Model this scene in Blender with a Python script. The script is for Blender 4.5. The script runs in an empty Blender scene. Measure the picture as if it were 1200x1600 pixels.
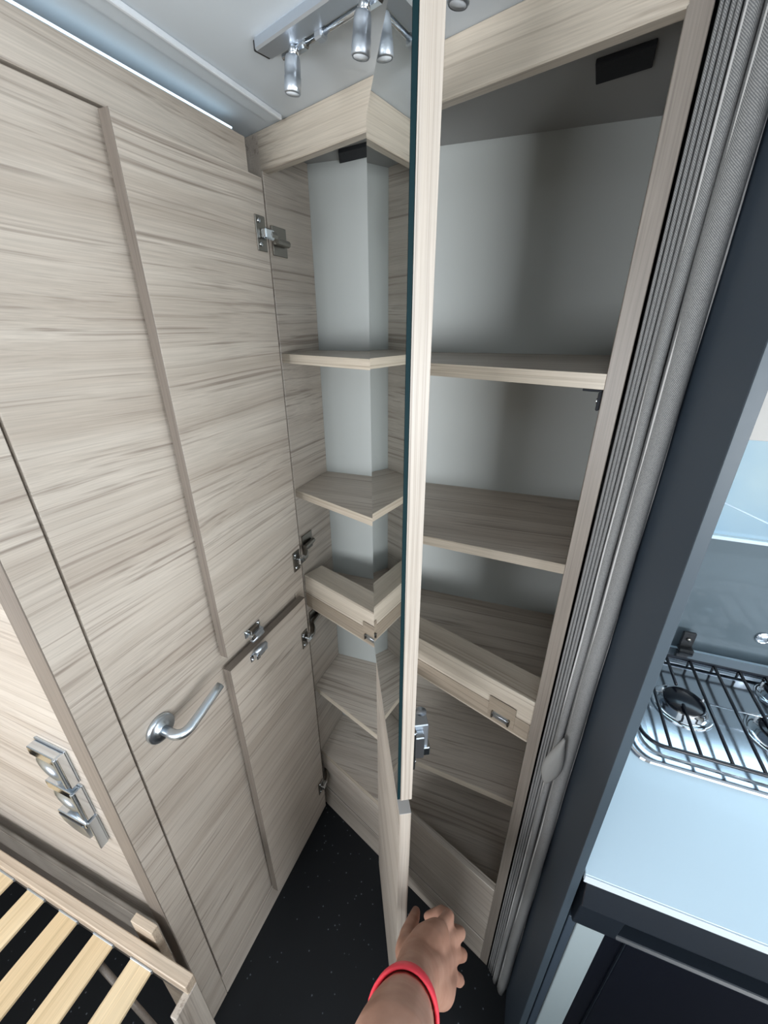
import bpy, bmesh, math, random
from mathutils import Vector, Matrix
random.seed(7)
C = bpy.context.scene.collection
SC = bpy.context.scene
# ------------------------------------------------------------------ camera
cam_d = bpy.data.cameras.new('camera'); cam = bpy.data.objects.new('camera', cam_d); C.objects.link(cam)
rx, ry, rz = 0.4312, -0.0024, 0.4114
fwd = Vector((-math.sin(rz)*math.cos(rx), math.cos(rz)*math.cos(rx), -math.sin(rx)))
right = Vector((math.cos(rz), math.sin(rz), 0)); up = right.cross(fwd)
r_ = right*math.cos(ry)+up*math.sin(ry); u_ = -right*math.sin(ry)+up*math.cos(ry)
CAM = Vector((0.5512, -0.8958, 1.582))
M = Matrix((r_, u_, -fwd)).transposed().to_4x4(); M.translation = CAM
cam.matrix_world = M
cam_d.sensor_width = 36; cam_d.sensor_height = 36; cam_d.sensor_fit = 'VERTICAL'
cam_d.lens = 630.857/1600*36; cam_d.clip_start = 0.01
SC.camera = cam
# ------------------------------------------------------------------ world
w = bpy.data.worlds.new('sky'); SC.world = w; w.use_nodes = True
nt = w.node_tree; nt.nodes.clear()
out = nt.nodes.new('ShaderNodeOutputWorld'); bg = nt.nodes.new('ShaderNodeBackground')
tc = nt.nodes.new('ShaderNodeTexCoord'); no = nt.nodes.new('ShaderNodeTexNoise'); rp = nt.nodes.new('ShaderNodeValToRGB')
no.inputs['Scale'].default_value = 3.5; no.inputs['Detail'].default_value = 5
rp.color_ramp.elements[0].position = .38; rp.color_ramp.elements[0].color = (.42, .68, .92, 1)
rp.color_ramp.elements[1].position = .66; rp.color_ramp.elements[1].color = (.72, .92, 1, 1)
nt.links.new(tc.outputs['Generated'], no.inputs['Vector']); nt.links.new(no.outputs['Fac'], rp.inputs['Fac'])
nt.links.new(rp.outputs['Color'], bg.inputs['Color']); nt.links.new(bg.outputs['Background'], out.inputs['Surface'])
bg.inputs['Strength'].default_value = 0.95
# ------------------------------------------------------------------ daylight in the window openings
def area(name, loc, target, sx, sy, power, col=(1, 1, 1)):
    d = bpy.data.lights.new(name, 'AREA'); d.shape = 'RECTANGLE'; d.size = sx; d.size_y = sy; d.energy = power; d.color = col
    o = bpy.data.objects.new(name, d); C.objects.link(o); o.location = loc
    o.rotation_euler = (Vector(target)-Vector(loc)).to_track_quat('-Z', 'Y').to_euler()
    return o
area('daylight_window_bed', (-.2, -2.24, 1.25), (-.2, 0, 1.25), 1.1, .5, 36, (.95, .97, 1))
area('daylight_window_lounge', (2.05, -2.24, 1.2), (2.05, 0, 1.2), 1.3, .55, 54, (.95, .98, 1))
area('daylight_end_window', (2.85, -1.3, 1.2), (0, -1.3, 1.2), 1.2, .55, 30, (.97, .985, 1))
area('daylight_roof_hatch', (.75, -1.55, 1.905), (.75, -1.55, 0), .5, .5, 3, (.9, .96, 1))
area('daylight_kitchen_window', (1.25, .085, 1.28), (1.2, -1, .95), .8, .18, 2.0, (.62, .84, 1))
SC.view_settings.view_transform = 'Standard'; SC.view_settings.look = 'None'
SC.view_settings.gamma = 1; SC.view_settings.use_curve_mapping = False
SC.view_settings.exposure = -0.08

# ------------------------------------------------------------------ materials
def newmat(n):
    m = bpy.data.materials.new(n); m.use_nodes = True
    t = m.node_tree; b = t.nodes['Principled BSDF']
    return m, t, b
def plain(n, col, rough=.5, metal=0, bump=0, bscale=200, spec=.5, coat=0):
    m, t, b = newmat(n)
    b.inputs['Base Color'].default_value = (*col, 1); b.inputs['Roughness'].default_value = rough
    b.inputs['Metallic'].default_value = metal; b.inputs['Specular IOR Level'].default_value = spec
    b.inputs['Coat Weight'].default_value = coat
    tcn = t.nodes.new('ShaderNodeTexCoord'); nz = t.nodes.new('ShaderNodeTexNoise'); nz.inputs['Scale'].default_value = bscale
    t.links.new(tcn.outputs['Object'], nz.inputs['Vector'])
    if bump:
        bp = t.nodes.new('ShaderNodeBump'); bp.inputs['Strength'].default_value = bump; bp.inputs['Distance'].default_value = .001
        t.links.new(nz.outputs['Fac'], bp.inputs['Height']); t.links.new(bp.outputs['Normal'], b.inputs['Normal'])
    else:
        mr = t.nodes.new('ShaderNodeMapRange'); mr.inputs[3].default_value = rough*.92; mr.inputs[4].default_value = min(1, rough*1.08)
        t.links.new(nz.outputs['Fac'], mr.inputs[0]); t.links.new(mr.outputs[0], b.inputs['Roughness'])
    return m
def wood(n, axis, light, mid, dark, rough=.42, den=1.0, wav=.012):
    m, t, b = newmat(n); N = t.nodes; L = t.links
    tcn = N.new('ShaderNodeTexCoord'); oi = N.new('ShaderNodeObjectInfo')
    mul = N.new('ShaderNodeMath'); mul.operation = 'MULTIPLY'; mul.inputs[1].default_value = 37.0; L.new(oi.outputs['Random'], mul.inputs[0])
    add = N.new('ShaderNodeVectorMath'); add.operation = 'ADD'; L.new(tcn.outputs['Object'], add.inputs[0]); L.new(mul.outputs[0], add.inputs[1])
    # slow waviness that bends the grain lines
    def mapped(a, c):
        mp = N.new('ShaderNodeMapping'); s = [c, c, c]; s['xyz'.index(axis)] = a; mp.inputs['Scale'].default_value = s; return mp
    m0 = mapped(1.5, 5.0); L.new(add.outputs[0], m0.inputs['Vector'])
    n0 = N.new('ShaderNodeTexNoise'); n0.inputs['Scale'].default_value = 1; n0.inputs['Detail'].default_value = 1.5; L.new(m0.outputs[0], n0.inputs['Vector'])
    sb = N.new('ShaderNodeVectorMath'); sb.operation = 'SUBTRACT'; L.new(n0.outputs['Color'], sb.inputs[0]); sb.inputs[1].default_value = (.5, .5, .5)
    sc = N.new('ShaderNodeVectorMath'); sc.operation = 'SCALE'; sc.inputs['Scale'].default_value = wav*4; L.new(sb.outputs[0], sc.inputs[0])
    ad = N.new('ShaderNodeVectorMath'); ad.operation = 'ADD'; L.new(add.outputs[0], ad.inputs[0]); L.new(sc.outputs[0], ad.inputs[1])
    def nz(a, c, det, rgh):
        mp = mapped(a, c); L.new(ad.outputs[0], mp.inputs['Vector'])
        k = N.new('ShaderNodeTexNoise'); k.inputs['Scale'].default_value = 1; k.inputs['Detail'].default_value = det; k.inputs['Roughness'].default_value = rgh
        L.new(mp.outputs[0], k.inputs['Vector']); return k.outputs['Fac']
    broad = nz(.45, 26*den, 2, .5); streak = nz(.55, 160*den, 3, .55); fine = nz(9, 560, 2, .6)
    r1 = N.new('ShaderNodeValToRGB'); e = r1.color_ramp.elements
    e[0].position = .33; e[0].color = (*mid, 1); e[1].position = .62; e[1].color = (*light, 1); L.new(broad, r1.inputs['Fac'])
    r2 = N.new('ShaderNodeValToRGB'); e = r2.color_ramp.elements
    e[0].position = .29; e[0].color = (1, 1, 1, 1); e[1].position = .47; e[1].color = (0, 0, 0, 1); L.new(streak, r2.inputs['Fac'])
    fm = N.new('ShaderNodeMath'); fm.operation = 'MULTIPLY'; fm.inputs[1].default_value = .85; L.new(r2.outputs['Color'], fm.inputs[0])
    mx = N.new('ShaderNodeMix'); mx.data_type = 'RGBA'; L.new(fm.outputs[0], mx.inputs['Factor']); L.new(r1.outputs['Color'], mx.inputs['A']); mx.inputs['B'].default_value = (*dark, 1)
    r3 = N.new('ShaderNodeMapRange'); r3.inputs[1].default_value = .3; r3.inputs[2].default_value = .7; r3.inputs[3].default_value = .86; r3.inputs[4].default_value = 1.06; L.new(fine, r3.inputs[0])
    vm = N.new('ShaderNodeVectorMath'); vm.operation = 'SCALE'; L.new(mx.outputs['Result'], vm.inputs[0]); L.new(r3.outputs[0], vm.inputs['Scale'])
    L.new(vm.outputs[0], b.inputs['Base Color']); b.inputs['Roughness'].default_value = rough
    bp = N.new('ShaderNodeBump'); bp.inputs['Strength'].default_value = .12; bp.inputs['Distance'].default_value = .0006; L.new(fine, bp.inputs['Height']); L.new(bp.outputs['Normal'], b.inputs['Normal'])
    return m
WL, WM, WD = (.565, .507, .442), (.462, .402, .342), (.265, .217, .180)
wood_x = wood('wood_grain_along', 'x', WL, WM, WD)
wood_z = wood('wood_grain_upright', 'z', WL, WM, WD)
edge_pale = wood('wood_edge_pale', 'z', (.44, .395, .345), (.375, .33, .28), (.17, .135, .11), den=3.4, wav=.002)
edge_brown_z = wood('wood_edge_brown', 'z', (.235, .20, .17), (.20, .168, .142), (.14, .117, .098), den=1.8, wav=.003)
edge_brown_x = wood('wood_edge_brown_flat', 'x', (.235, .20, .17), (.20, .168, .142), (.14, .117, .098), den=1.8, wav=.003)
edge_tan = wood('wood_edge_tan', 'x', (.565, .50, .41), (.48, .415, .335), (.34, .28, .215), den=1.6, wav=.004)
warm_x = wood('wood_warm_along', 'x', (.58, .518, .432), (.475, .412, .335), (.295, .24, .19))
darker_wood = wood('wood_darker', 'x', (.33, .275, .215), (.28, .23, .175), (.19, .155, .12), den=1.5)
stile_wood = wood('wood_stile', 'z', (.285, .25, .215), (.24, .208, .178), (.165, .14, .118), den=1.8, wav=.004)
ply = wood('plywood_layers', 'x', (.66, .55, .43), (.52, .41, .31), (.24, .17, .12), den=2.6, wav=.001)
slat_wood = wood('birch_slat', 'y', (.78, .62, .40), (.70, .53, .32), (.58, .43, .25), den=.6, wav=.004)
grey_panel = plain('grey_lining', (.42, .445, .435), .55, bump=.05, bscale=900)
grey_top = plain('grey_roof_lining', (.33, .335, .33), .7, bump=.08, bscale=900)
ceil_m = plain('ceiling_vinyl', (.58, .63, .67), .6, bump=.04, bscale=700)
trim_m = plain('ceiling_trim_white', (.74, .78, .82), .35)
black_m = plain('black_plastic', (.012, .013, .015), .45)
black_felt = plain('black_felt', (.014, .016, .02), .9)
chrome = plain('chrome', (.72, .76, .80), .12, 1)
satin = plain('satin_steel', (.60, .66, .72), .30, 1)
nickel = plain('dark_nickel', (.25, .235, .21), .3, 1)
alu = plain('brushed_aluminium', (.55, .60, .66), .38, .9)
steel = plain('stainless_hob', (.66, .70, .75), .16, 1)
anthracite = plain('anthracite_laminate', (.036, .052, .072), .5, bump=.03, bscale=600)
anth_edge = plain('anthracite_edge', (.048, .066, .083), .42)
splash_m = plain('grey_splashback', (.09, .12, .14), .3, coat=.3)
cream = plain('cream_blind', (.48, .465, .44), .7)
worktop_m = plain('pale_worktop', (.56, .70, .79), .3, coat=.1)
worktop_edge_m = plain('pale_worktop_edge', (.55, .62, .68), .35)
frame_grey = plain('grey_cabinet_front', (.30, .36, .38), .45)
white_wall = plain('pale_wall', (.30, .29, .27), .6)
red_band = plain('red_silicone', (.95, .06, .09), .5)
glass_edge = plain('mirror_glass_edge', (.004, .018, .022), .6, spec=.1)
def mk_mirror():
    m, t, b = newmat('mirror'); b.inputs['Base Color'].default_value = (.80, .84, .83, 1); b.inputs['Metallic'].default_value = 1; b.inputs['Roughness'].default_value = .015
    return m
mirror_m = mk_mirror()
def mk_floor():
    m, t, b = newmat('speckled_vinyl_floor'); N = t.nodes; L = t.links
    tcn = N.new('ShaderNodeTexCoord'); v = N.new('ShaderNodeTexVoronoi'); v.inputs['Scale'].default_value = 75; L.new(tcn.outputs['Object'], v.inputs['Vector'])
    r = N.new('ShaderNodeValToRGB'); e = r.color_ramp.elements
    e[0].position = .10; e[0].color = (1, 1, 1, 1); e[1].position = .17; e[1].color = (0, 0, 0, 1); L.new(v.outputs['Distance'], r.inputs['Fac'])
    wn = N.new('ShaderNodeSeparateColor'); L.new(v.outputs['Color'], wn.inputs[0])
    g = N.new('ShaderNodeMath'); g.operation = 'GREATER_THAN'; g.inputs[1].default_value = .72; L.new(wn.outputs[0], g.inputs[0])
    mu = N.new('ShaderNodeMath'); mu.operation = 'MULTIPLY'; L.new(r.outputs['Color'], mu.inputs[0]); L.new(g.outputs[0], mu.inputs[1])
    m2 = N.new('ShaderNodeMath'); m2.operation = 'MULTIPLY'; m2.inputs[1].default_value = .55; L.new(mu.outputs[0], m2.inputs[0])
    mx = N.new('ShaderNodeMix'); mx.data_type = 'RGBA'; mx.inputs['A'].default_value = (.0075, .009, .011, 1); mx.inputs['B'].default_value = (.17, .20, .23, 1)
    L.new(m2.outputs[0], mx.inputs['Factor']); L.new(mx.outputs['Result'], b.inputs['Base Color']); b.inputs['Roughness'].default_value = .6; b.inputs['Specular IOR Level'].default_value = .25
    return m
floor_m = mk_floor()
def mk_fabric():
    m, t, b = newmat('grey_twill_fabric'); N = t.nodes; L = t.links
    tcn = N.new('ShaderNodeTexCoord'); sp = N.new('ShaderNodeSeparateXYZ'); L.new(tcn.outputs['UV'], sp.inputs[0])
    w1 = N.new('ShaderNodeTexWave'); w1.wave_type = 'BANDS'; w1.bands_direction = 'DIAGONAL'; w1.inputs['Scale'].default_value = 330
    w1.inputs['Distortion'].default_value = .6; w1.inputs['Detail Scale'].default_value = 60; L.new(tcn.outputs['UV'], w1.inputs['Vector'])
    n1 = N.new('ShaderNodeTexNoise'); n1.inputs['Scale'].default_value = 700; L.new(tcn.outputs['Object'], n1.inputs['Vector'])
    ma = N.new('ShaderNodeMath'); ma.operation = 'MULTIPLY'; L.new(w1.outputs['Fac'], ma.inputs[0]); L.new(n1.outputs['Fac'], ma.inputs[1])
    r = N.new('ShaderNodeValToRGB'); e = r.color_ramp.elements
    e[0].position = .1; e[0].color = (.16, .165, .17, 1); e[1].position = .5; e[1].color = (.37, .37, .36, 1); L.new(ma.outputs[0], r.inputs['Fac'])
    L.new(r.outputs['Color'], b.inputs['Base Color']); b.inputs['Roughness'].default_value = .9; b.inputs['Specular IOR Level'].default_value = .15
    bp = N.new('ShaderNodeBump'); bp.inputs['Strength'].default_value = .35; bp.inputs['Distance'].default_value = .0006; L.new(ma.outputs[0], bp.inputs['Height']); L.new(bp.outputs['Normal'], b.inputs['Normal'])
    return m
fabric_m = mk_fabric()
tab_m = plain('grey_tab_leather', (.30, .30, .29), .7, bump=.2, bscale=900)
def mk_glass():
    m, t, b = newmat('window_glass'); N = t.nodes; L = t.links
    o = N['Material Output']; tr = N.new('ShaderNodeBsdfTransparent'); tr.inputs[0].default_value = (.93, .97, 1, 1)
    gl = N.new('ShaderNodeBsdfGlossy'); gl.inputs['Roughness'].default_value = .02; mx = N.new('ShaderNodeMixShader'); mx.inputs[0].default_value = .06
    L.new(tr.outputs[0], mx.inputs[1]); L.new(gl.outputs[0], mx.inputs[2]); L.new(mx.outputs[0], o.inputs['Surface'])
    return m
glass_m = mk_glass()
def emit(n, col, s):
    m, t, b = newmat(n); b.inputs['Base Color'].default_value = (.8, .8, .8, 1); b.inputs['Emission Color'].default_value = (*col, 1); b.inputs['Emission Strength'].default_value = s
    return m
led_m = emit('led_strip', (.62, .84, 1), 2.2)
def mk_skin():
    m, t, b = newmat('skin'); N = t.nodes; L = t.links
    tcn = N.new('ShaderNodeTexCoord'); n = N.new('ShaderNodeTexNoise'); n.inputs['Scale'].default_value = 28; n.inputs['Detail'].default_value = 4; L.new(tcn.outputs['Object'], n.inputs['Vector'])
    r = N.new('ShaderNodeValToRGB'); e = r.color_ramp.elements
    e[0].position = .3; e[0].color = (.40, .20, .135, 1); e[1].position = .7; e[1].color = (.56, .32, .235, 1); L.new(n.outputs['Fac'], r.inputs['Fac'])
    L.new(r.outputs['Color'], b.inputs['Base Color']); b.inputs['Roughness'].default_value = .5
    b.inputs['Subsurface Weight'].default_value = .08; b.inputs['Subsurface Radius'].default_value = (.01, .004, .002); b.inputs['Subsurface Scale'].default_value = .5
    return m
skin_m = mk_skin()

# ------------------------------------------------------------------ builders
W = {}
def link(o, parent=None, mw=None):
    C.objects.link(o); mw = mw or Matrix.Identity(4); W[o.name] = mw
    if parent is not None:
        o.parent = parent; o.matrix_parent_inverse = W[parent.name].inverted()
    o.matrix_basis = mw
    return o
def tag(o, label, cat=None, group=None, kind=None):
    if label: o['label'] = label
    if cat: o['category'] = cat
    if group: o['group'] = group
    if kind: o['kind'] = kind
    return o
def thing(name, loc, label, cat, group=None, kind=None, rotz=0):
    o = bpy.data.objects.new(name, None); o.empty_display_size = .05
    link(o, None, Matrix.Translation(loc) @ Matrix.Rotation(rotz, 4, 'Z')); return tag(o, label, cat, group, kind)
def mesh(name, bm, mat, parent=None, mw=None, smooth=False):
    me = bpy.data.meshes.new(name); bmesh.ops.recalc_face_normals(bm, faces=bm.faces[:]); bm.to_mesh(me); bm.free()
    for mm in (mat if isinstance(mat, (list, tuple)) else [mat]): me.materials.append(mm)
    if smooth:
        for p in me.polygons: p.use_smooth = True
    return link(bpy.data.objects.new(name, me), parent, mw)
def rbm(bm, bev, seg=1):
    if bev: bmesh.ops.bevel(bm, geom=bm.edges[:], offset=bev, segments=seg, affect='EDGES', profile=.5)
def box(name, size, loc, mat, parent=None, rotz=0, bev=.0008, rot=None, seg=1):
    """size = full extents, loc = centre in the world, rotz about the upright axis"""
    bm = bmesh.new(); bmesh.ops.create_cube(bm, size=1); bmesh.ops.scale(bm, vec=size, verts=bm.verts[:])
    rbm(bm, min(bev, min(size)*.3), seg)
    R = rot if rot is not None else Matrix.Rotation(rotz, 4, 'Z')
    return mesh(name, bm, mat, parent, Matrix.Translation(loc) @ R)
def bx(name, x0, x1, y0, y1, z0, z1, mat, parent=None, bev=.0008):
    return box(name, (x1-x0, y1-y0, z1-z0), ((x0+x1)/2, (y0+y1)/2, (z0+z1)/2), mat, parent, 0, bev)
def bxy(name, x0, x1, y0, y1, z0, z1, mat, parent=None, bev=.0008):
    """box whose local x (the grain) runs along the world y axis"""
    return box(name, (y1-y0, x1-x0, z1-z0), ((x0+x1)/2, (y0+y1)/2, (z0+z1)/2), mat, parent, math.pi/2, bev)
def prism(name, pts, z0, z1, mat, parent=None, ang=0, bev=.0008):
    cx = sum(p[0] for p in pts)/len(pts); cy = sum(p[1] for p in pts)/len(pts)
    mw = Matrix.Translation((cx, cy, z0)) @ Matrix.Rotation(ang, 4, 'Z'); iv = mw.inverted()
    bm = bmesh.new(); lo = [bm.verts.new(iv @ Vector((p[0], p[1], z0))) for p in pts]; hi = [bm.verts.new(iv @ Vector((p[0], p[1], z1))) for p in pts]
    n = len(pts); bm.faces.new(lo[::-1]); bm.faces.new(hi)
    for i in range(n): bm.faces.new((lo[i], lo[(i+1) % n], hi[(i+1) % n], hi[i]))
    rbm(bm, bev)
    return mesh(name, bm, mat, parent, mw)
def tube_bm(bm, pts, rad, n=12, cap=True):
    pts = [Vector(p) for p in pts]; rads = rad if isinstance(rad, (list, tuple)) else [rad]*len(pts)
    rings = []; prev = None
    for i, p in enumerate(pts):
        t = (pts[min(i+1, len(pts)-1)]-pts[max(i-1, 0)]).normalized()
        if prev is None:
            a = Vector((0, 0, 1)) if abs(t.z) < .9 else Vector((1, 0, 0)); u = t.cross(a).normalized()
        else:
            u = (prev-t*prev.dot(t)).normalized()
        prev = u; v = t.cross(u)
        rings.append([bm.verts.new(p+(u*math.cos(2*math.pi*k/n)+v*math.sin(2*math.pi*k/n))*rads[i]) for k in range(n)])
    for a, b in zip(rings, rings[1:]):
        for k in range(n): bm.faces.new((a[k], a[(k+1) % n], b[(k+1) % n], b[k]))
    if cap: bm.faces.new(rings[0][::-1]); bm.faces.new(rings[-1])
def tube(name, pts, rad, mat, parent=None, n=12, smooth=True):
    o = Vector(pts[0]); bm = bmesh.new(); tube_bm(bm, [Vector(p)-o for p in pts], rad, n)
    return mesh(name, bm, mat, parent, Matrix.Translation(o), smooth)
def bez(p0, p1, p2, n=8):
    p0, p1, p2 = Vector(p0), Vector(p1), Vector(p2)
    return [p0*(1-t)**2+p1*2*t*(1-t)+p2*t*t for t in [i/n for i in range(n+1)]]
def lathe(name, prof, loc, axis, mat, parent=None, n=32, smooth=True):
    """prof = list of (radius, height) along the axis direction"""
    bm = bmesh.new(); rings = []
    for r, h in prof:
        rings.append([bm.verts.new((r*math.cos(2*math.pi*k/n), r*math.sin(2*math.pi*k/n), h)) for k in range(n)] if r > 1e-6 else [bm.verts.new((0, 0, h))])
    for a, b in zip(rings, rings[1:]):
        for k in range(n):
            if len(a) == 1 and len(b) == 1: continue
            if len(a) == 1: bm.faces.new((a[0], b[k], b[(k+1) % n]))
            elif len(b) == 1: bm.faces.new((a[k], a[(k+1) % n], b[0]))
            else: bm.faces.new((a[k], a[(k+1) % n], b[(k+1) % n], b[k]))
    R = Vector(axis).to_track_quat('Z', 'Y').to_matrix().to_4x4()
    o = mesh(name, bm, mat, parent, Matrix.Translation(loc) @ R, smooth)
    return o
def ring(name, loc, axis, R, r, mat, parent=None, n=28, m=8):
    bm = bmesh.new(); vs = []
    for i in range(n):
        a = 2*math.pi*i/n
        vs.append([bm.verts.new(((R+r*math.cos(2*math.pi*j/m))*math.cos(a), (R+r*math.cos(2*math.pi*j/m))*math.sin(a), r*math.sin(2*math.pi*j/m))) for j in range(m)])
    for i in range(n):
        for j in range(m): bm.faces.new((vs[i][j], vs[(i+1) % n][j], vs[(i+1) % n][(j+1) % m], vs[i][(j+1) % m]))
    return mesh(name, bm, mat, parent, Matrix.Translation(loc) @ Vector(axis).to_track_quat('Z', 'Y').to_matrix().to_4x4(), True)

# ------------------------------------------------------------------ plan constants (metres)
PHI = .2927; Y0 = -.159; CP, SP = math.cos(PHI), math.sin(PHI)
BT = .0778; YB = -.0091
CEIL = 1.886; FASC = 1.83
def fr(s, n=0, z=0):      # cabinet front: s along it, n out of it towards the room
    return Vector((s*CP-n*SP, Y0-s*SP-n*CP, z))
def yback(x): return YB+BT*x
SR = .6185                 # inner face of the right side panel, measured along the front

# ------------------------------------------------------------------ room shell
tag(bx('floor', -1.5, 2.9, -2.3, .3, -.05, 0, floor_m, bev=0), 'black speckled vinyl floor', None, None, 'structure')
cl = thing('ceiling', (.5, -1.2, CEIL), 'pale grey-blue ceiling with a white joint trim', None, None, 'structure')
hx0, hx1, hy0, hy1 = .5, 1.0, -1.8, -1.3
bx('ceiling_panel', -1.5, hx0, -2.3, .3, CEIL, CEIL+.03, ceil_m, cl, 0)
bx('ceiling_panel', hx1, 2.9, -2.3, .3, CEIL, CEIL+.03, ceil_m, cl, 0)
bx('ceiling_panel', hx0, hx1, -2.3, hy0, CEIL, CEIL+.03, ceil_m, cl, 0)
bx('ceiling_panel', hx0, hx1, hy1, .3, CEIL, CEIL+.03, ceil_m, cl, 0)
t1 = thing('trim_1', (.052, -1.2, CEIL), 'white ceiling joint strip running beside the wood wall', None, None, 'structure')
bx('strip', .038, .066, -2.29, -.186, CEIL-.004, CEIL, ceil_m, t1, .0008)
bx('bead', .063, .068, -2.29, -.188, CEIL-.0065, CEIL, trim_m, t1, .001)

# left partition with the washroom door (front plane x = 0)
wl = thing('wall_left', (-.02, -.45, 0), 'wood grain partition framing the washroom door', None, None, 'structure')
bxy('header', -.046, 0, -.712, -.2, 1.817, 1.865, wood_x, wl)
bxy('post', -.046, 0, -.711, -.6635, 0, 1.8165, wood_x, wl)
bxy('threshold', -.046, 0, -.6625, -.2, 0, .088, wood_x, wl)
bxy('post', -.046, 0, -.203, -.1665, 0, 1.816, wood_x, wl)
bx('end_edge', -.046, 0, -.7128, -.711, 0, 1.865, edge_brown_z, wl, .0003)
bxy('rear_panel', -.052, -.047, -.70, -.0, 0, CEIL, black_m, wl, 0)
d1 = thing('door_1', (0, -.43, .09), 'flush wood grain washroom door with steel lever', None, None, 'structure')
bxy('door_panel', -.03, -.0005, -.6595, -.2055, .0915, 1.8135, wood_x, d1, .0012)
HY, HZ = -.611, .949
hd = lathe('lever_handle', [(0, 0), (.0258, 0), (.0262, .003), (.0255, .0065), (.022, .0078), (.0135, .008), (.0135, .012), (0, .012)], (0, HY, HZ), (1, 0, 0), satin, d1)
tag(hd, 'brushed steel lever handle on a round rose')
lp = [(.008, HY, HZ), (.028, HY, HZ)] + bez((.032, HY, HZ), (.052, HY+.002, HZ+.001), (.052, HY+.022, HZ+.004), 8) + [(.051, HY+.05, HZ+.011), (.050, HY+.082, HZ+.02), (.0495, HY+.098, HZ+.024)]
tube('lever', lp, [.0085]*2+[.0085]*9+[.0082, .0078, .0076], satin, hd, 20)
# LED strip above the header
led = thing('led_strip_light', (-.02, -.45, 1.865), 'glowing bluish-white light strip above the wood header', 'light')
bxy('channel', -.034, -.004, -.70, -.222, 1.8652, 1.8675, alu, led, .0003)
bxy('diffuser', -.010, -.003, -.70, -.224, 1.8676, 1.8700, led_m, led, .0006)

# panel that turns the corner beside the bed
wb = thing('wall_bed', (-.7, -.73, 0), 'pale wood grain panel beside the slatted bed', None, None, 'structure')
SB = .05; AB = math.atan(SB)
def pb(x, n=0): return (x+n*SB, -.6985+SB*x-n)      # n = out of the panel, towards the bed
prism('panel', [pb(-1.45), pb(-.047), pb(-.047, -.015), pb(-1.45, -.015)], .3465, CEIL, wood_x, wb, AB)
prism('panel', [pb(-1.45), pb(-.047), pb(-.047, -.015), pb(-1.45, -.015)], .240, .3440, wood_x, wb, AB)
prism('lower_edge', [pb(-1.45, -.002), pb(-.047, -.002), pb(-.047, -.015), pb(-1.45, -.015)], .0, .237, edge_brown_x, wb, AB)

# outer wall behind cabinet and kitchen
wk = thing('wall_back', (.9, .1, 0), 'outer wall behind the tall cabinet and the hob', None, None, 'structure')
SK = .055; AK = math.atan(SK)
def kp(a, b, z=0): return Vector((.689+a*CK-b*SKs, -.505+a*SKs+b*CK, z))   # kitchen frame: a along the worktop, b towards the wall
CK, SKs = math.cos(AK), math.sin(AK)
KB = .566                 # depth of the worktop
def kquad(a0, a1, b0, b1): return [kp(a0, b0)[:2], kp(a1, b0)[:2], kp(a1, b1)[:2], kp(a0, b1)[:2]]
prism('splashback', kquad(.0, 2.1, KB, KB+.012), .86, 1.172, splash_m, wk, AK)
prism('splashback_edge', kquad(.0, 2.1, KB-.001, KB+.012), 1.172, 1.1745, worktop_edge_m, wk, AK, .0003)
prism('wall_panel', kquad(.0, 2.1, KB+.014, KB+.03), 0, 1.172, white_wall, wk, AK)
prism('blind', kquad(.0, 2.1, KB-.001, KB+.008), 1.384, CEIL, cream, wk, AK)
prism('wall_panel', kquad(1.05, 2.1, KB+.014, KB+.03), 1.172, 1.384, white_wall, wk, AK)
bx('wall_panel', -1.5, .70, .10, .13, 0, CEIL, white_wall, wk, 0)
w1 = thing('window_1', kp(.5, KB+.02, 1.17), 'kitchen window above the grey splashback with bright sky', None, None, 'structure', AK)
prism('pane', kquad(.0, 1.05, KB+.018, KB+.022), 1.172, 1.40, glass_m, w1, AK, 0)
# remaining walls with the windows that light the room
wf = thing('wall_front', (.5, -2.3, 0), 'pale outer wall with windows opposite the cabinet', None, None, 'structure')
for a, b, c, d in [(-1.5, 2.9, 0, .92), (-1.5, 2.9, 1.48, CEIL), (-1.5, -.76, .92, 1.48), (.36, 1.39, .92, 1.48), (2.71, 2.9, .92, 1.48)]:
    bx('wall_panel', a, b, -2.33, -2.3, c, d, white_wall, wf, 0)
def outwin(n, x0, x1, label):
    o = thing(n, ((x0+x1)/2, -2.3, .92), label, None, None, 'structure')
    bx('pane', x0, x1, -2.318, -2.312, .92, 1.48, glass_m, o, 0)
    for a, b, c, d in [(x0, x1, .92, .945), (x0, x1, 1.455, 1.48), (x0, x0+.025, .945, 1.455), (x1-.025, x1, .945, 1.455)]:
        bx('window_frame', a, b, -2.325, -2.295, c, d, trim_m, o)
outwin('window_2', -.76, .36, 'bed side window in the opposite wall'); outwin('window_3', 1.39, 2.71, 'lounge window in the opposite wall')
we = thing('wall_end', (2.9, -1, 0), 'pale end wall with a window', None, None, 'structure')
for a, b, c, d in [(-2.3, .3, 0, .92), (-2.3, .3, 1.48, CEIL), (-2.3, -1.92, .92, 1.48), (-.68, .3, .92, 1.48)]:
    bx('wall_panel', 2.9, 2.93, a, b, c, d, white_wall, we, 0)
bx('wall_bed_end', -1.53, -1.5, -2.3, .13, 0, CEIL, white_wall, None, 0); tag(bpy.data.objects['wall_bed_end'], 'pale end wall at the foot of the bed', None, None, 'structure')
w4 = thing('window_4', (2.9, -1.3, .92), 'end wall window', None, None, 'structure'); bx('pane', 2.915, 2.92, -1.92, -.68, .92, 1.48, glass_m, w4, 0)
w5 = thing('window_5', (.75, -1.55, CEIL), 'square roof hatch in the ceiling', None, None, 'structure'); bx('pane', hx0, hx1, hy0, hy1, CEIL+.03, CEIL+.036, glass_m, w5, 0)

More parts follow.
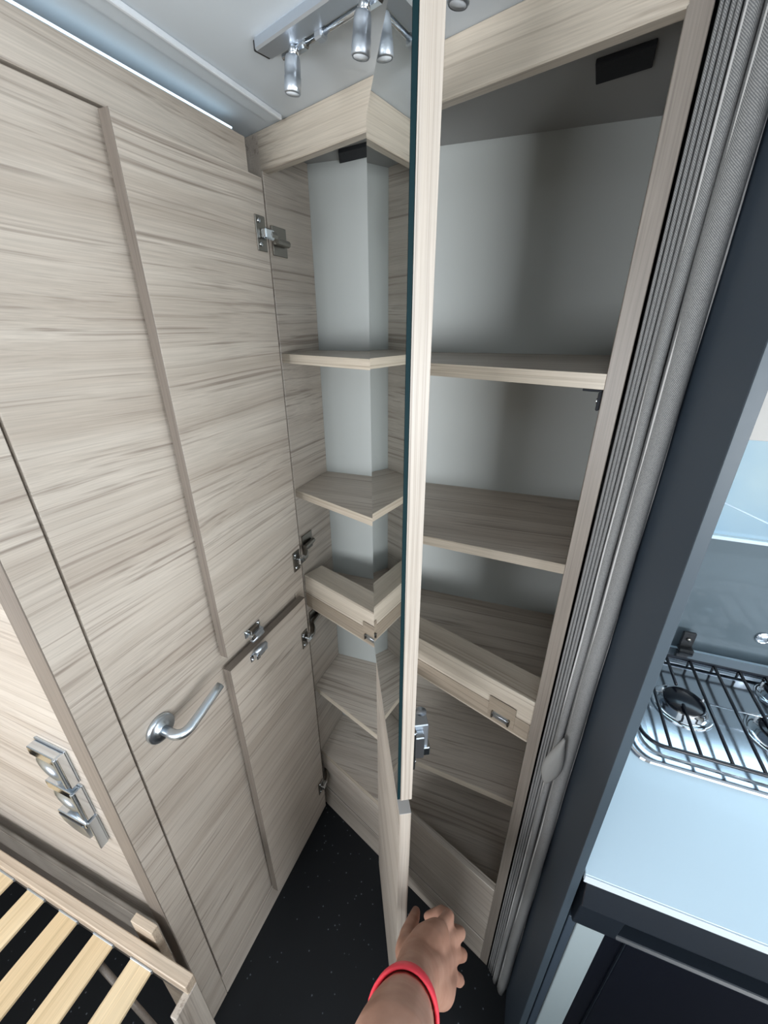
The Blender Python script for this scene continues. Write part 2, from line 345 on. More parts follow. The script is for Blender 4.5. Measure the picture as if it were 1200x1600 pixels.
# ------------------------------------------------------------------ tall corner cabinet
cab = thing('corner_cabinet', fr(.31, -.15, 0), 'tall open wood grain corner cabinet with shelves and a mirrored door', 'cabinet')
XR = fr(SR).x
side_l = prism('side_panel', [(-.046, -.146), (-.003, -.158), (-.003, YB), (-.046, YB)], 0, CEIL-.001, wood_x, cab, math.pi/2)
XB = .619
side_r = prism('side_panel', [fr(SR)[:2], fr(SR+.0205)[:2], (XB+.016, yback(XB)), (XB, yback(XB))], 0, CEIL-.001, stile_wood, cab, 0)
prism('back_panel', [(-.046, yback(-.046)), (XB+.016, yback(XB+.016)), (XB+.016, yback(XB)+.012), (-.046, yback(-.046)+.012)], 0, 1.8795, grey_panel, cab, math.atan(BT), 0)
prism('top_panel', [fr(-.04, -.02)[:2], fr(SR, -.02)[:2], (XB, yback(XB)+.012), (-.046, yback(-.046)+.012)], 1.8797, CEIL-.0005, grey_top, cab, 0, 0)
# fascia
def fbox(name, s0, s1, n0, n1, z0, z1, mat, parent, bev=.0008):
    c = fr((s0+s1)/2, (n0+n1)/2, (z0+z1)/2)
    return box(name, (s1-s0, abs(n1-n0), z1-z0), c, mat, parent, -PHI, bev)
fbox('fascia', -.045, SR+.003, -.018, 0, FASC, CEIL-.0005, warm_x, cab, .0015)
# black vents under the top
def vent(c, ex, ey):
    ex, ey = Vector(ex), Vector(ey); p = [c-ex-ey, c+ex-ey, c+ex+ey, c-ex+ey]
    v = prism('vent_pad', [q[:2] for q in p], 1.8735, 1.8796, black_felt, cab, -PHI, .0008); tag(v, 'black foam pad under the cabinet top')
vent(Vector((.551, -.149, 0)), (.0315, -.008, 0), (.001, .0255, 0)); vent(Vector((.118, -.032, 0)), (.038, -.005, 0), (-.012, .024, 0))
# shelves
FI = .002
A = fr(-.003/CP, -FI)[:2]
bl = (-.003, yback(0)); br = (XB, yback(XB))
full = [A, fr(SR, -FI)[:2], br, bl]
def cut(ym, xb): return [A, fr(xb/CP, -FI)[:2], (XR+(XB-XR)*.2, ym), br, bl]
def strip(p0, p1, z0, z1, parent):
    p0, p1 = Vector((*p0, 0)), Vector((*p1, 0)); d = p1-p0; n = Vector((d.y, -d.x, 0)).normalized(); c = (p0+p1)/2+n*.0006; c.z = (z0+z1)/2
    box('edge_band', (d.length, .0012, z1-z0), c, edge_tan, parent, math.atan2(d.y, d.x), .0003)
def shelf(poly, z, nfront):
    o = prism('shelf', poly, z-.018, z, wood_x, cab, math.atan(BT))
    for k in range(nfront): strip(poly[k], poly[k+1], z-.018, z, o)
    return o
lo = [fr(-.003/CP, -.063)[:2], fr(SR, -.063)[:2], br, bl]
shelf(full, 1.5306, 1); shelf(cut(-.262, .33), 1.228, 2); shelf(lo, .909, 0); shelf(cut(-.258, .32), .584, 2); shelf(full, .29, 1)
# middle rail
rail = fbox('middle_rail', 0, SR, -.062, 0, .8865, .989, warm_x, cab, .0015)
fbox('darker_strip', .001, SR-.001, 0, .002, .894, .934, darker_wood, cab, .0004)  # thin darker strip over the lower half of the rail
def striker(s):
    p = fbox('striker_plate', s-.026, s+.026, .002, .0032, .900, .952, darker_wood, cab, .0006)
    fbox('striker', s-.017, s+.017, .0032, .0045, .905, .919, satin, p, .0006)
    fbox('striker_pin', s-.018, s-.0145, .0032, .009, .906, .921, nickel, p, .0008); fbox('striker_pin', s+.0145, s+.018, .0032, .009, .906, .921, nickel, p, .0008)
    a, b = fr(s-.016, .0085, .919), fr(s+.016, .0085, .919); tube('striker_bar', [a, b], .0013, satin, p, 8)
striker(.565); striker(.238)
# base boards
fbox('plinth', 0, SR, -.016, 0, 0, .1015, wood_x, cab)
fbox('apron', 0, SR, -.016, 0, .1115, .2718, wood_x, cab)
fbox('raised_lip', .36, SR, -.016, .0005, .112, .36, wood_x, cab, .0012)
fbox('gap_shade_fill', .0, SR, -.016, -.003, .1017, .1113, black_m, cab, 0)  # black filler paints in the shade of the plinth gap
# shelf bracket under the upper shelf
bk = box('shelf_bracket', (.022, .016, .003), fr(SR-.013, -.010, 1.5109), black_felt, cab, -PHI, .0005); tag(bk, 'small black shelf bracket with a screw')
box('bracket_leg', (.004, .016, .022), fr(SR-.0035, -.010, 1.4985), black_felt, bk, -PHI, .001)
lathe('screw', [(0, 0), (.004, 0), (.0035, .0018), (0, .0026)], fr(SR-.0058, -.010, 1.498), (-CP, SP, 0), chrome, bk, 12)

# hinges (cup plate on door, arm, plate on the cabinet side)
def hinge(door, z, x0=.0258):
    h = bx('hinge', x0, x0+.0025, -.232, -.2065, z-.026, z+.026, nickel, door, .0008)
    bx('hinge_body', x0+.0022, x0+.014, -.222, -.198, z-.008, z+.008, chrome, h, .002)
    bm = bmesh.new()
    tube_bm(bm, [Vector(p) for p in [(x0+.009, -.206, z), (x0+.008, -.192, z), (x0-.002, -.175, z), (.010, -.158, z), (.006, -.112, z)]], [.007, .0075, .0075, .0065, .006], 8)
    mesh('hinge_arm', bm, nickel, h)
    bx('hinge_plate', -.0028, .0005, -.152, -.108, z-.022, z+.026, nickel, h, .0008)
    for zz in (-.016, .018): lathe('hinge_screw', [(0, 0), (.004, 0), (.0032, .002), (0, .0024)], (x0+.0025, -.224, z+zz), (1, 0, 0), chrome, h, 10)
def catch(door, o, ex, ey, ez, k=1):
    """roller latch: o = centre on the door face, ex along, ey up, ez out of the face"""
    ex, ey, ez = Vector(ex).normalized(), Vector(ey).normalized(), Vector(ez).normalized()
    R = Matrix((ex, ey, ez)).transposed().to_4x4()
    def b(nm, sx, sy, sz, px, py, pz, mt, par): return box(nm, (sx*k, sy*k, sz*k), o+(ex*px+ey*py+ez*pz)*k, mt, par, 0, .0012, R)
    c = b('catch', .046, .018, .003, 0, .004, .0015, chrome, door); tag(c, 'chrome roller catch')
    b('catch_body', .032, .012, .014, .002, -.004, .009, alu, c); b('catch_cover', .026, .008, .01, .0, .006, .006, satin if k > 1 else nickel, c)
    p = o+(ey*-.012+ez*.012)*k; tube('catch_roller', [p-ex*.016*k, p+ex*.018*k], .005*k, alu, c, 12)
    b('catch_wing', .01, .012, .012, -.014, -.002, .012, chrome, c)
    for q in (-.018, .018): lathe('catch_screw', [(0, 0), (.0035, 0), (.003, .0018), (0, .0022)], o+(ex*q+ey*.008+ez*.003)*k, ez, chrome, c, 10)
DX0, DX1 = .0083, .0258
def leftdoor(z0, z1, lab):
    d = bxy('cabinet_door', DX0, DX1, -.4655, -.2, z0, z1, wood_x, cab, .0008); tag(d, lab)
    bx('edge_band', DX0, DX1, -.4664, -.4655, z0, z1, edge_brown_z, d, .0002)
    return d
du = leftdoor(.9875, 1.808, 'upper wood grain door folded open against the wall')
dl = leftdoor(.096, .951, 'lower wood grain door folded open against the wall')
bxy('top_band', DX0, DX1, -.4664, -.2, .951, .952, edge_brown_x, dl, .0002)
hinge(du, 1.727); hinge(du, 1.072); hinge(dl, .832); hinge(dl, .205)
catch(du, Vector((DX1, -.392, .998)), (0, 1, 0), (0, 0, 1), (1, 0, 0))
catch(dl, Vector((DX1, -.388, .938)), (0, 1, 0), (0, 0, -1), (1, 0, 0))

# mirrored door standing open in the middle and the plain door below it
DF = Vector((.274, -.302, 0)); DN = Vector((.431, -.564, 0)); DU = (DN-DF).normalized(); DV = Vector((-DU.y, DU.x, 0))   # DV points to the right bay
DW = (DN-DF).length; AD = math.atan2(DU.y, DU.x)
def dbox(name, a0, a1, n0, n1, z0, z1, mat, parent, bev=.0008):
    c = DF+DU*((a0+a1)/2)+DV*((n0+n1)/2); c.z = (z0+z1)/2
    return box(name, (a1-a0, n1-n0, z1-z0), c, mat, parent, AD, bev)
md = dbox('mirror_door', 0, DW-.001, 0, .0165, .965, 1.818, wood_x, cab); tag(md, 'tall door with a full mirror, swung open towards the room')
dbox('edge_band', DW-.001, DW, 0, .0165, .965, 1.818, edge_pale, md, .0002)
dbox('glass_sheet', .0005, DW-.0008, -.0042, -.0002, .967, 1.8175, glass_edge, md, .0002)
bm = bmesh.new()
for a, z in ((.0008, .9673), (DW-.0012, .9673), (DW-.0012, 1.8172), (.0008, 1.8172)):
    bm.verts.new((a-DW/2, 0, z-1.39))
bm.faces.new(bm.verts[:]); mc = DF+DU*(DW/2)+DV*-.00435; mc.z = 1.39
tag(mesh('mirror', bm, mirror_m, md, Matrix.Translation(mc) @ Matrix.Rotation(AD, 4, 'Z')), 'plain mirror surface')
ld = dbox('lower_door', 0, DW-.001, -.001, .0165, .125, .931, wood_x, cab); tag(ld, 'plain wood grain lower door held open by the hand')
dbox('edge_band', DW-.001, DW, -.001, .0165, .125, .931, edge_pale, ld, .0002)
dbox('top_band', 0, DW, -.001, .0165, .931, .9318, plain('grey_edge_band', (.34, .33, .32), .5), ld, .0002)
catch(md, DF+DU*(DW-.028)+DV*.0165+Vector((0, 0, 1.055)), (0, 0, 1), DU, DV, 1.6)

# ------------------------------------------------------------------ ceiling spotlights
T0 = Vector((.161, -.347, CEIL)); TU = Vector((CP, -SP, 0)); TV = Vector((SP, CP, 0))
sp = thing('spotlight_track', T0+TU*.15, 'aluminium ceiling track carrying small silver spotlights', 'lamp')
def tp(a, p, z): v = T0+TU*a+TV*p; v.z = z; return v
box('track_bar', (.31, .025, .012), tp(.15, 0, CEIL-.006), alu, sp, -PHI, .002)
box('track_end_cap', (.004, .022, .010), tp(-.0065, 0, CEIL-.006), black_m, sp, -PHI, .001)
box('track_end_cap', (.004, .022, .010), tp(.3065, 0, CEIL-.006), black_m, sp, -PHI, .001)
tube('rod', [tp(.012, .0165, 1.8735), tp(.29, .0165, 1.8735)], .0032, chrome, sp, 12)
for i, a in enumerate((.036, .147, .262)):
    h = lathe('spotlight_head', [(0, 0), (.0075, 0), (.0085, .002), (.0093, .008), (.0093, .018), (.0098, .0182), (.0098, .031), (.0085, .0325), (.0082, .031), (.0, .0305)], tp(a, .010, 1.8655), (-.12, .02, -1), alu, sp, 24)
    lathe('lens', [(0, 0), (.008, 0), (.0075, .0012), (0, .0018)], tp(a, .010, 1.8655)+Vector((-.12, .02, -1)).normalized()*.031, (-.12, .02, -1), plain('spot_lens_%d' % i, (.75, .8, .85), .1), h, 20)
    lathe('ball_joint', [(0, -.006), (.004, -.0052), (.006, -.002), (.006, .002), (.004, .0052), (0, .006)], tp(a, .012, 1.8695), (0, 0, 1), chrome, h, 16)
    box('clamp', (.03, .010, .009), tp(a+.004, .0165, 1.8735), chrome, h, -PHI, .002)
box('driver_block', (.012, .011, .011), tp(.078, .0165, 1.8735), alu, sp, -PHI, .0015)

# ------------------------------------------------------------------ pleated curtain
cur = thing('pleated_curtain', (.64, -.36, 0), 'grey twill pleated curtain gathered beside the cabinet', 'curtain')
def pleat(x0, x1, yf, yb=-.341, nseg=10, zs=40, amp=.0006):
    bm = bmesh.new(); uvl = bm.loops.layers.uv.new('UVMap'); prof = [(x0, yb)]
    dd = min((x1-x0)*.75, (yb-yf)*.8)
    for k in range(nseg+1):
        a = math.pi*k/nseg; prof.append(((x0+x1)/2-math.cos(a)*(x1-x0)/2, yf+dd-math.sin(a)*dd))
    prof.append((x1, yb)); al = [0]
    for a, b in zip(prof, prof[1:]): al.append(al[-1]+math.hypot(b[0]-a[0], b[1]-a[1]))
    ph = random.random()*6; rows = []
    for j in range(zs+1):
        z = .004+1.872*j/zs; wob = amp*math.sin(z*9+ph)+amp*.7*math.sin(z*23+ph*2)
        rows.append([bm.verts.new((p[0]-.64+(wob if 0 < i < len(prof)-1 else 0), p[1]+.36+wob*.8*(0 < i < len(prof)-1), z)) for i, p in enumerate(prof)])
    for j in range(zs):
        for i in range(len(prof)-1):
            f = bm.faces.new((rows[j][i], rows[j][i+1], rows[j+1][i+1], rows[j+1][i])); f.smooth = True
            for l, (ii, jj) in zip(f.loops, [(i, j), (i+1, j), (i+1, j+1), (i, j+1)]): l[uvl].uv = (al[ii], jj*1.872/zs)
    for rw in (rows[0], rows[-1]): bm.faces.new(rw)
    for j in range(zs): bm.faces.new((rows[j][-1], rows[j][0], rows[j+1][0], rows[j+1][-1]))
    o = mesh('pleat', bm, fabric_m, cur, Matrix.Translation((.64, -.36, 0)))
    return o
xs = [.6150, .6185, .6225, .6265, .6305]
for i in range(4): pleat(xs[i], xs[i+1]-.0002, -.349-.003*i-.001*(i % 2), zs=30, nseg=6, amp=.00025)
p5 = pleat(.6307, .6430, -.371, nseg=12); p6 = pleat(.6432, .6655, -.385, nseg=14)
piping = plain('pale_piping', (.55, .55, .54), .8)
for p, x, y in ((p5, .6318, -.3655), (p6, .6448, -.3745), (p6, .6650, -.3700)):
    tube('seam', [(x+.0004*math.sin(k*1.3), y,   .01+1.86*k/40) for k in range(41)], .0014, piping, p, 6)
# pull tab
bm = bmesh.new(); nL = 14; rows = []
for j in range(nL+1):
    t = j/nL; hw = .0145*math.sin(math.pi*min(1, .06+t*.94)**1.5)**.8+.0006; th = .0075*math.sin(math.pi*min(.97, .1+t*.85))+.0012
    rows.append([bm.verts.new((hw*math.cos(a), -th*math.sin(a)*1.0-.001, -t*.118)) for a in [math.pi*2*k/12 for k in range(12)]])
for a, b in zip(rows, rows[1:]):
    for k in range(12): bm.faces.new((a[k], a[(k+1) % 12], b[(k+1) % 12], b[k]))
bm.faces.new(rows[0]); bm.faces.new(rows[-1])
tag(mesh('pull_tab', bm, tab_m, cur, Matrix.Translation((.6405, -.387, .988)) @ Matrix.Rotation(.10, 4, 'Y'), True), 'leaf shaped grey pull tab')

# ------------------------------------------------------------------ dark end panel between curtain and kitchen
ep = thing('tall_end_panel', (.681, -.25, 0), 'full height anthracite panel between the curtain and the kitchen', 'panel')
prism('board', kquad(-.0135, -.0032, .0008, KB-.004), 0, CEIL-.001, anthracite, ep, AK)
prism('edge_band', kquad(-.0137, -.0030, -.001, .0006), 0, CEIL-.001, anth_edge, ep, AK, .0003)

# ------------------------------------------------------------------ kitchen
wt = thing('worktop', kp(.6, .28, .866), 'pale bluish worktop in front of the hob', 'worktop')
prism('slab', kquad(.0, 1.5, 0, KB-.001), .866, .88, worktop_m, wt, AK, .001)
prism('front_edge', kquad(.0, 1.5, -.0022, -.0002), .8655, .8795, worktop_edge_m, wt, AK, .0004)
def kbox(name, a0, a1, b0, b1, z0, z1, mat, parent, bev=.001):
    c = kp((a0+a1)/2, (b0+b1)/2, (z0+z1)/2); return box(name, (a1-a0, b1-b0, z1-z0), c, mat, parent, AK, bev)
kc = thing('kitchen_cabinet', kp(.3, .3, 0), 'grey kitchen base unit under the worktop', 'cabinet')
kbox('frame_stile', .014, .053, .003, .02, .0, .752, frame_grey, kc)
kbox('side_filler', .001, .013, .004, .019, 0, .752, anthracite, kc)
fg = thing('refrigerator', kp(.35, .25, 0), 'black built-in refrigerator with a handle lip under the worktop', 'refrigerator')
def kprof(name, a0, a1, prof, mat, parent):
    """profile in (b, z) swept along the worktop direction"""
    bm = bmesh.new(); o = kp(a0, 0, 0); mw = Matrix.Translation(o) @ Matrix.Rotation(AK, 4, 'Z')
    A_ = [bm.verts.new((0, b, z)) for b, z in prof]; B_ = [bm.verts.new((a1-a0, b, z)) for b, z in prof]
    n = len(prof); bm.faces.new(A_); bm.faces.new(B_[::-1])
    for i in range(n): bm.faces.new((A_[i], A_[(i+1) % n], B_[(i+1) % n], B_[i]))
    rbm(bm, .001); return mesh(name, bm, mat, parent, mw)
dkblue = plain('dark_blue_black', (.010, .014, .020), .35); gloss_blk = plain('gloss_black', (.004, .005, .009), .22, coat=.15, spec=.35)
kprof('top_trim', .004, .638, [(.02, .8648), (-.0015, .8648), (-.0135, .826), (-.011, .822), (.02, .822)], dkblue, fg)
kprof('trim_end', .004, .062, [(.02, .8215), (-.010, .8215), (-.004, .758), (.002, .753), (.02, .753)], dkblue, fg)
kprof('handle_recess', .0625, .638, [(.05, .8215), (.042, .8215), (.042, .765), (.05, .765)], gloss_blk, fg)
kprof('handle_lip', .0625, .638, [(.05, .765), (.0, .762), (-.004, .757), (.0, .752), (.05, .752)], dkblue, fg)
kprof('door_frame', .0555, .638, [(.05, .7515), (.012, .7515), (.012, .02), (.05, .02)], gloss_blk, fg)
kbox('door_panel', .085, .62, .0085, .0118, .05, .735, gloss_blk, fg); kbox('door_edge', .083, .0845, .0075, .0118, .05, .737, dkblue, fg, .0002)
kbox('body', .058, .636, .052, .53, .02, .85, black_m, fg)
bd = lathe('badge', [(0, 0), (.006, 0), (.0055, .0015), (0, .002)], kp(.24, .0415, .792), -kp(0, 1)+kp(0, 0), alu, fg, 16)
# hob
hob = thing('gas_hob', kp(.36, .38, .88), 'stainless gas hob with black wire grate', 'hob')
def rrect(a0, a1, b0, b1, r, n=6):
    P = []
    for ca, cb, s in ((a1-r, b1-r, 0), (a0+r, b1-r, 1), (a0+r, b0+r, 2), (a1-r, b0+r, 3)):
        for k in range(n+1):
            t = math.pi/2*(s+k/n); P.append((ca+r*math.cos(t), cb+r*math.sin(t)))
    return P
HA0, HA1, HB0, HB1 = .088, .62, .213, .548
bm = bmesh.new(); loops = []
for off, z, r in [(0, .8803, .03), (.0015, .8835, .03), (.005, .8845, .03), (.016, .8842, .03), (.02, .8835, .035), (.026, .8815, .035), (.04, .8806, .03)]:
    loops.append([bm.verts.new((a-.36, b-.38, z-.88)) for a, b in rrect(HA0+off, HA1-off, HB0+off, HB1-off, r)])
for a, b in zip(loops, loops[1:]):
    for k in range(len(a)): bm.faces.new((a[k], a[(k+1) % len(a)], b[(k+1) % len(a)], b[k]))
bm.faces.new(loops[-1]); bm.faces.new(loops[0][::-1])
mesh('hob_tray', bm, steel, hob, Matrix.Translation(kp(.36, .38, .88)) @ Matrix.Rotation(AK, 4, 'Z'), False)
kbox('rear_ledge', HA0+.01, HA1-.01, .505, .545, .8845, .8895, steel, hob, .002); kbox('rear_ledge', HA0+.01, HA1-.01, .492, .503, .8843, .8865, satin, hob, .0012)
def burner(a, b, R):
    p = kp(a, b, .8812)
    br_ = lathe('burner', [(0, 0), (R*1.6, 0), (R*1.6, .0012), (R*1.5, .0022), (R*1.42, .001), (R*1.18, .0015), (R*1.12, .008), (R*1.0, .0085), (R*1.0, .012), (0, .012)], p, (0, 0, 1), chrome, hob, 40)
    lathe('burner_ring', [(R*.75, .012), (R*1.02, .0122), (R*1.02, .0145), (R*.7, .0145)], p, (0, 0, 1), nickel, br_, 36)
    lathe('burner_cap', [(0, .0145), (R*1.04, .0145), (R*1.06, .0165), (R*1.0, .0185), (0, .0195)], p, (0, 0, 1), gloss_blk, br_, 36)
    for t in (.4, 2.6): lathe('spark_pin', [(.0022, .006), (.0022, .019), (0, .020)], kp(a+R*1.15*math.cos(t), b+R*1.15*math.sin(t), .8812), (0, 0, 1), trim_m, br_, 8)
burner(.203, .368, .034); burner(.356, .351, .034); burner(.392, .463, .022); burner(.52, .42, .03)
gz = .9045; wire = plain('black_enamel_wire', (.010, .012, .018), .25)
gr = tube('grate_frame', [kp(a, b, gz) for a, b in [(.6, .236)]+[(.14, .236)]+[(.14-.035*math.sin(t), .271-.035*math.cos(t)) for t in [math.pi/2*k/8 for k in range(1, 9)]]+[(.105, .49), (.6, .49)]], .0036, wire, hob, 10); tag(gr, 'black wire grate frame')
def rod(a, b0, b1): tube('grate_bar', [kp(a, b0, gz), kp(a, b1, gz)], .0031, wire, gr, 8)
k = 0
for a in [.150+.0455*i for i in range(10)]:
    if abs(a-.203) < .02: rod(a, .236, .350); rod(a, .402, .49)
    else: rod(a, .236, .49)
    tube('grate_foot', [kp(a, .49, gz), kp(a, .49, .886)], .0025, wire, gr, 8)
tube('grate_wire', [kp(.105, .37, gz-.001), kp(.166, .37, gz-.001)], .0012, chrome, gr, 6); tube('grate_wire', [kp(.240, .37, gz-.001), kp(.6, .37, gz-.001)], .0012, chrome, gr, 6)
# lid hinge bracket and socket ring on the splashback
lb = kbox('lid_bracket', .236, .262, .545, .553, .889, .938, black_m, hob, .002); tag(lb, 'black lid hinge bracket')
kbox('bracket_foot', .234, .264, .532, .553, .8895, .898, black_m, lb, .002); lathe('bracket_screw', [(0, 0), (.005, 0), (.0045, .003), (0, .0035)], kp(.249, .5449, .92), kp(0, 0)-kp(0, 1), nickel, lb, 14)
lb2 = kbox('lid_bracket', .44, .466, .545, .553, .889, .938, black_m, hob, .002); kbox('bracket_foot', .438, .468, .532, .553, .8895, .898, black_m, lb2, .002)
sr = thing('socket_ring', kp(.387, KB, .95), 'round chrome ring on the grey splashback above the hob', 'socket')
ring('rim', kp(.387, KB-.002, .95), kp(0, 1)-kp(0, 0), .0125, .0022, chrome, sr); lathe('disc', [(0, 0), (.0115, 0), (.011, .0018), (0, .002)], kp(.387, KB-.0004, .95), kp(0, 0)-kp(0, 1), satin, sr, 24)
# window stay seen through the glass
tube('window_stay', [(.72, .120, 1.308), (1.25, .149, 1.096)], .0022, trim_m, w1, 8)

# ------------------------------------------------------------------ chrome catches on the bed side panel
PN = Vector((SB, -1, 0)).normalized(); PX = Vector((1, SB, 0)).normalized()
PR = Matrix((PX, -PN, Vector((0, 0, 1)))).transposed().to_4x4()
def pp(x, n, z): return Vector((x, -.6985+SB*x, z))+PN*n
def latch(zc, label, skirt):
    t = thing('furniture_latch', pp(-.138, 0, zc), label, 'latch', 'chrome latches on the bed side panel')
    def b(nm, sx, sn, sz, x, n, z, mt, par=t, bev=.002): return box(nm, (sx, sn, sz), pp(x, n, zc+z), mt, par, 0, bev, PR, 2)
    b('base_plate', .076, .004, .078, -.138, .002, 0, satin)
    if not skirt:
        b('housing', .070, .014, .020, -.139, .011, .026, chrome); b('side_rib', .006, .016, .072, -.106, .012, 0, satin); b('side_rib', .003, .012, .076, -.1005, .010, 0, chrome, t, .001)
        lathe('finger_cup', [(.029, .012), (.0275, .0125), (.024, .008), (.015, .0042), (0, .003)], pp(-.143, .003, zc-.008), PN, satin, t, 32)
        lathe('cup_rim', [(.030, 0), (.031, .010), (.029, .0125), (.0275, .0118)], pp(-.143, .003, zc-.008), PN, satin, t, 32)
        lathe('button', [(0, 0), (.009, 0), (.0085, .004), (0, .0055)], pp(-.135, .006, zc-.006), PN, chrome, t, 20)
    else:
        b('housing', .074, .018, .012, -.138, .013, .034, chrome); b('slot', .06, .006, .004, -.14, .0205, .036, black_m, t, .0008)
        b('side_rib', .004, .014, .078, -.1005, .011, 0, satin, t, .001)
        bm = bmesh.new(); n = 18; A_ = []; B_ = []
        for k in range(n+1):
            a = math.pi*k/n; q = (-.034*math.cos(a), -.066*math.sin(a)**.75)
            A_.append(bm.verts.new((q[0], 0, q[1]))); B_.append(bm.verts.new((q[0]*.94, -.020*(1-.35*math.sin(a)), q[1]*.93)))
        for i in range(n): bm.faces.new((A_[i], A_[i+1], B_[i+1], B_[i]))
        bm.faces.new(B_); bm.faces.new(A_[::-1]); bm.faces.new((A_[0], B_[0], B_[-1], A_[-1]))
        mesh('skirt', bm, satin, t, Matrix.Translation(pp(-.14, .003, zc+.03)) @ PR)
    return t
latch(.915, 'uppermost chrome latch with a finger cup on the pale panel', False)
latch(.826, 'chrome latch with a finger cup, middle of the three', False)
latch(.742, 'lowest chrome latch with a rounded skirt, above the bed slats', True)

# ------------------------------------------------------------------ slatted bed base, tilted up
bed = thing('slatted_bed_base', (-.3, -.78, .4), 'raised wooden slatted bed base with plywood rail and birch slats', 'bed')
SBD = .055; BXd = Vector((1, SBD, 0)).normalized(); BVd = Vector((SBD, -1, 0)).normalized(); ABD = math.atan(SBD)
O = Vector((0, -.7485, .50))
def bbox(nm, x0, x1, v0, v1, h0, h1, mt, par=bed, bev=.001, up=None):
    c = O+BXd*((x0+x1)/2)+BVd*((v0+v1)/2); c.z += (h0+h1)/2
    return box(nm, (x1-x0, v1-v0, h1-h0), c, mt, par, ABD, bev)
rail_ = bbox('rail', -1.3, .1, 0, .02, -.031, 0, ply, bed, .0015)
bbox('rail', -1.3, .1, 1.18, 1.20, -.031, 0, ply, bed, .0015)
bbox('lower_batten', -1.3, .088, .0, .016, -.075, -.0315, edge_brown_x)
for i in range(13):
    xc = -.012-.1005*i; bbox('slat', xc-.0255, xc+.0255, .0205, 1.179, -.0295, -.0215, slat_wood)
    bbox('slat_holder', xc-.027, xc+.027, .0202, .0235, -.031, -.0195, alu, bed, .0008)
box('leg', (.014, .05, .468), O+BXd*.0935+BVd*.026+Vector((0, 0, -.266)), wood_z, bed, ABD, .0015)
box('leg', (.014, .05, .468), O+BXd*-1.29+BVd*.026+Vector((0, 0, -.266)), wood_z, bed, ABD, .0015)
box('leg', (.014, .05, .468), O+BXd*.0935+BVd*1.17+Vector((0, 0, -.266)), wood_z, bed, ABD, .0015)
box('leg', (.014, .05, .468), O+BXd*-1.29+BVd*1.17+Vector((0, 0, -.266)), wood_z, bed, ABD, .0015)
box('post', (.055, .014, .53), (-.03, -.7355, .265), ply, bed, ABD, .001)
tube('brace', [(-.10, -.80, .45), (.03, -.80, .20)], .006, edge_brown_x, bed, 8)

# ------------------------------------------------------------------ added bench out of view, blocks low window light
bn = thing('shade_bench', (.9, -1.85, 0), 'added grey bench with a high wooden back behind the viewer, shading the low zone', 'bench')
bx('seat_base', .22, 1.62, -2.2, -1.46, 0, .38, wood_x, bn, .003); bx('seat_cushion', .23, 1.61, -2.19, -1.47, .381, .50, tab_m, bn, .02)
bx('back_board', .22, 1.62, -1.455, -1.435, 0, .98, wood_x, bn, .003); bx('back_cushion', .25, 1.59, -1.55, -1.46, .505, .95, tab_m, bn, .02)

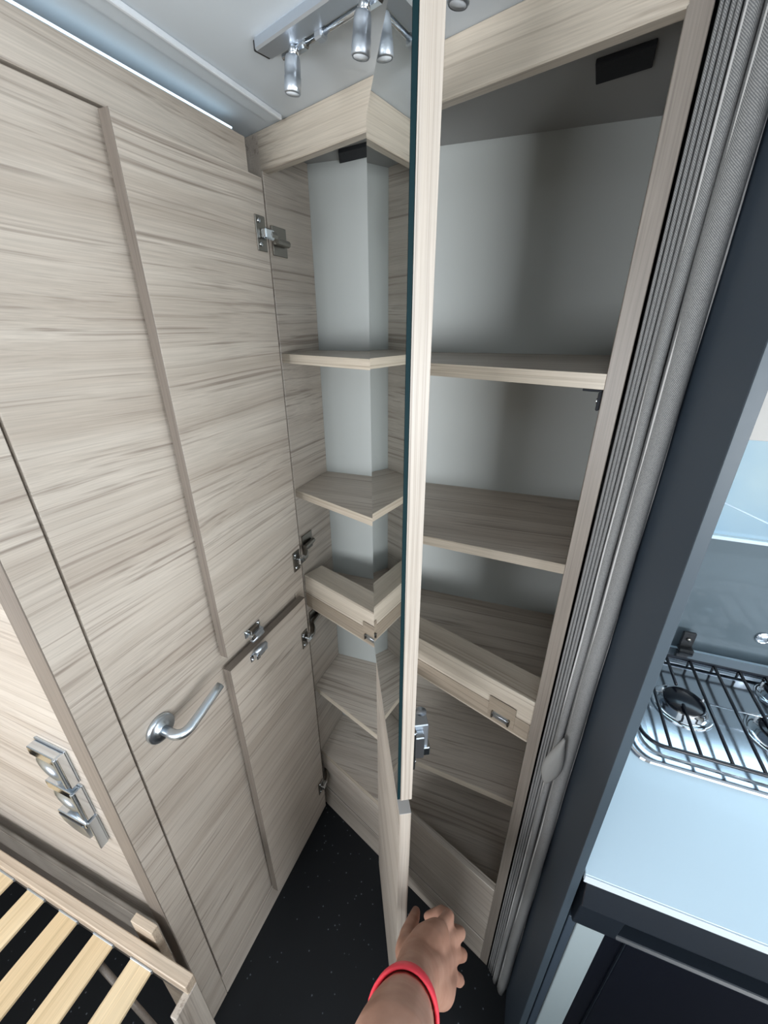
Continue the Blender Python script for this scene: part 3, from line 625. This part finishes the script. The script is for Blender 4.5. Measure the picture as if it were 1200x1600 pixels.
# ------------------------------------------------------------------ forearm and hand holding the lower door
def cp(px, py, d): return CAM+(r_*((px-600)/630.857)+u_*((800-py)/630.857)+fwd)*d
wr = cp(645, 1536, .50); bandc = cp(631, 1585, .405)
el = wr+(bandc-wr).normalized()*.25; sh_ = el+Vector((.10, -.20, .02))
chains = [
    ([sh_, el+Vector((.01, -.02, .01)), el, el.lerp(wr, .25), el.lerp(wr, .55), el.lerp(wr, .85), wr], [.044, .036, .035, .0335, .0295, .0272, .0275]),
    ([wr, cp(652, 1508, .56), cp(668, 1480, .60), cp(682, 1462, .63)], [.0275, .028, .028, .022]),
    ([wr, cp(676, 1512, .585), cp(694, 1490, .635)], [.026, .026, .02]),
    ([wr, cp(690, 1548, .575), cp(700, 1520, .63)], [.022, .020, .016]),
    ([cp(668, 1478, .60), cp(684, 1456, .635), cp(701, 1432, .675), cp(690, 1424, .705), cp(668, 1432, .725)], [.017, .0125, .0105, .0095, .008]),
    ([cp(676, 1490, .60), cp(699, 1468, .645), cp(719, 1458, .685), cp(706, 1452, .715), cp(682, 1455, .735)], [.017, .0125, .0105, .0095, .008]),
    ([cp(682, 1502, .60), cp(705, 1492, .645), cp(722, 1492, .682), cp(708, 1488, .71), cp(686, 1484, .73)], [.016, .012, .010, .009, .0078]),
    ([cp(686, 1525, .59), cp(704, 1524, .635), cp(718, 1532, .665), cp(708, 1528, .69), cp(690, 1520, .71)], [.0145, .0105, .009, .008, .007]),
    ([cp(646, 1515, .55), cp(634, 1486, .60), cp(637, 1460, .65), cp(645, 1440, .69), cp(650, 1424, .72)], [.02, .0165, .0125, .011, .0085]),
]
bm = bmesh.new()
def blob(p, r): bmesh.ops.create_icosphere(bm, subdivisions=2, radius=r, matrix=Matrix.Translation(p))
for pts, rad in chains:
    fp, frad = [], []
    for i in range(len(pts)-1):
        for k in range(4):
            t = k/4; fp.append(pts[i].lerp(pts[i+1], t)); frad.append(rad[i]*(1-t)+rad[i+1]*t)
    fp.append(pts[-1]); frad.append(rad[-1])
    tube_bm(bm, fp, frad, 14); blob(fp[0], frad[0]*.99); blob(fp[-1], frad[-1]*.99)
ORG = wr.copy(); bmesh.ops.translate(bm, vec=-ORG, verts=bm.verts[:])
pe = mesh('person', bm, skin_m, None, Matrix.Translation(ORG), True)
tag(pe, 'bare forearm and hand with a red wristband gripping the lower cabinet door', 'person')
rm = pe.modifiers.new('remesh', 'REMESH'); rm.mode = 'VOXEL'; rm.voxel_size = .0032; rm.use_smooth_shade = True
sm = pe.modifiers.new('smooth', 'SMOOTH'); sm.factor = .5; sm.iterations = 6
# wristband
bc = bandc; ax = (wr-el).normalized()
bm = bmesh.new(); n = 40; u1 = ax.cross(Vector((1, 0, 0))).normalized(); v1 = ax.cross(u1); prof = [(.0335, -.0195), (.0358, -.018), (.0355, 0), (.0340, .018), (.0320, .0195), (.0300, 0)]
vs = [[bm.verts.new(u1*(r*math.cos(2*math.pi*i/n))+v1*(r*math.sin(2*math.pi*i/n))+ax*h) for r, h in prof] for i in range(n)]
for i in range(n):
    for j in range(len(prof)): bm.faces.new((vs[i][j], vs[(i+1) % n][j], vs[(i+1) % n][(j+1) % len(prof)], vs[i][(j+1) % len(prof)]))
tag(mesh('wristband', bm, red_band, pe, Matrix.Translation(bc), True), 'red silicone wristband')
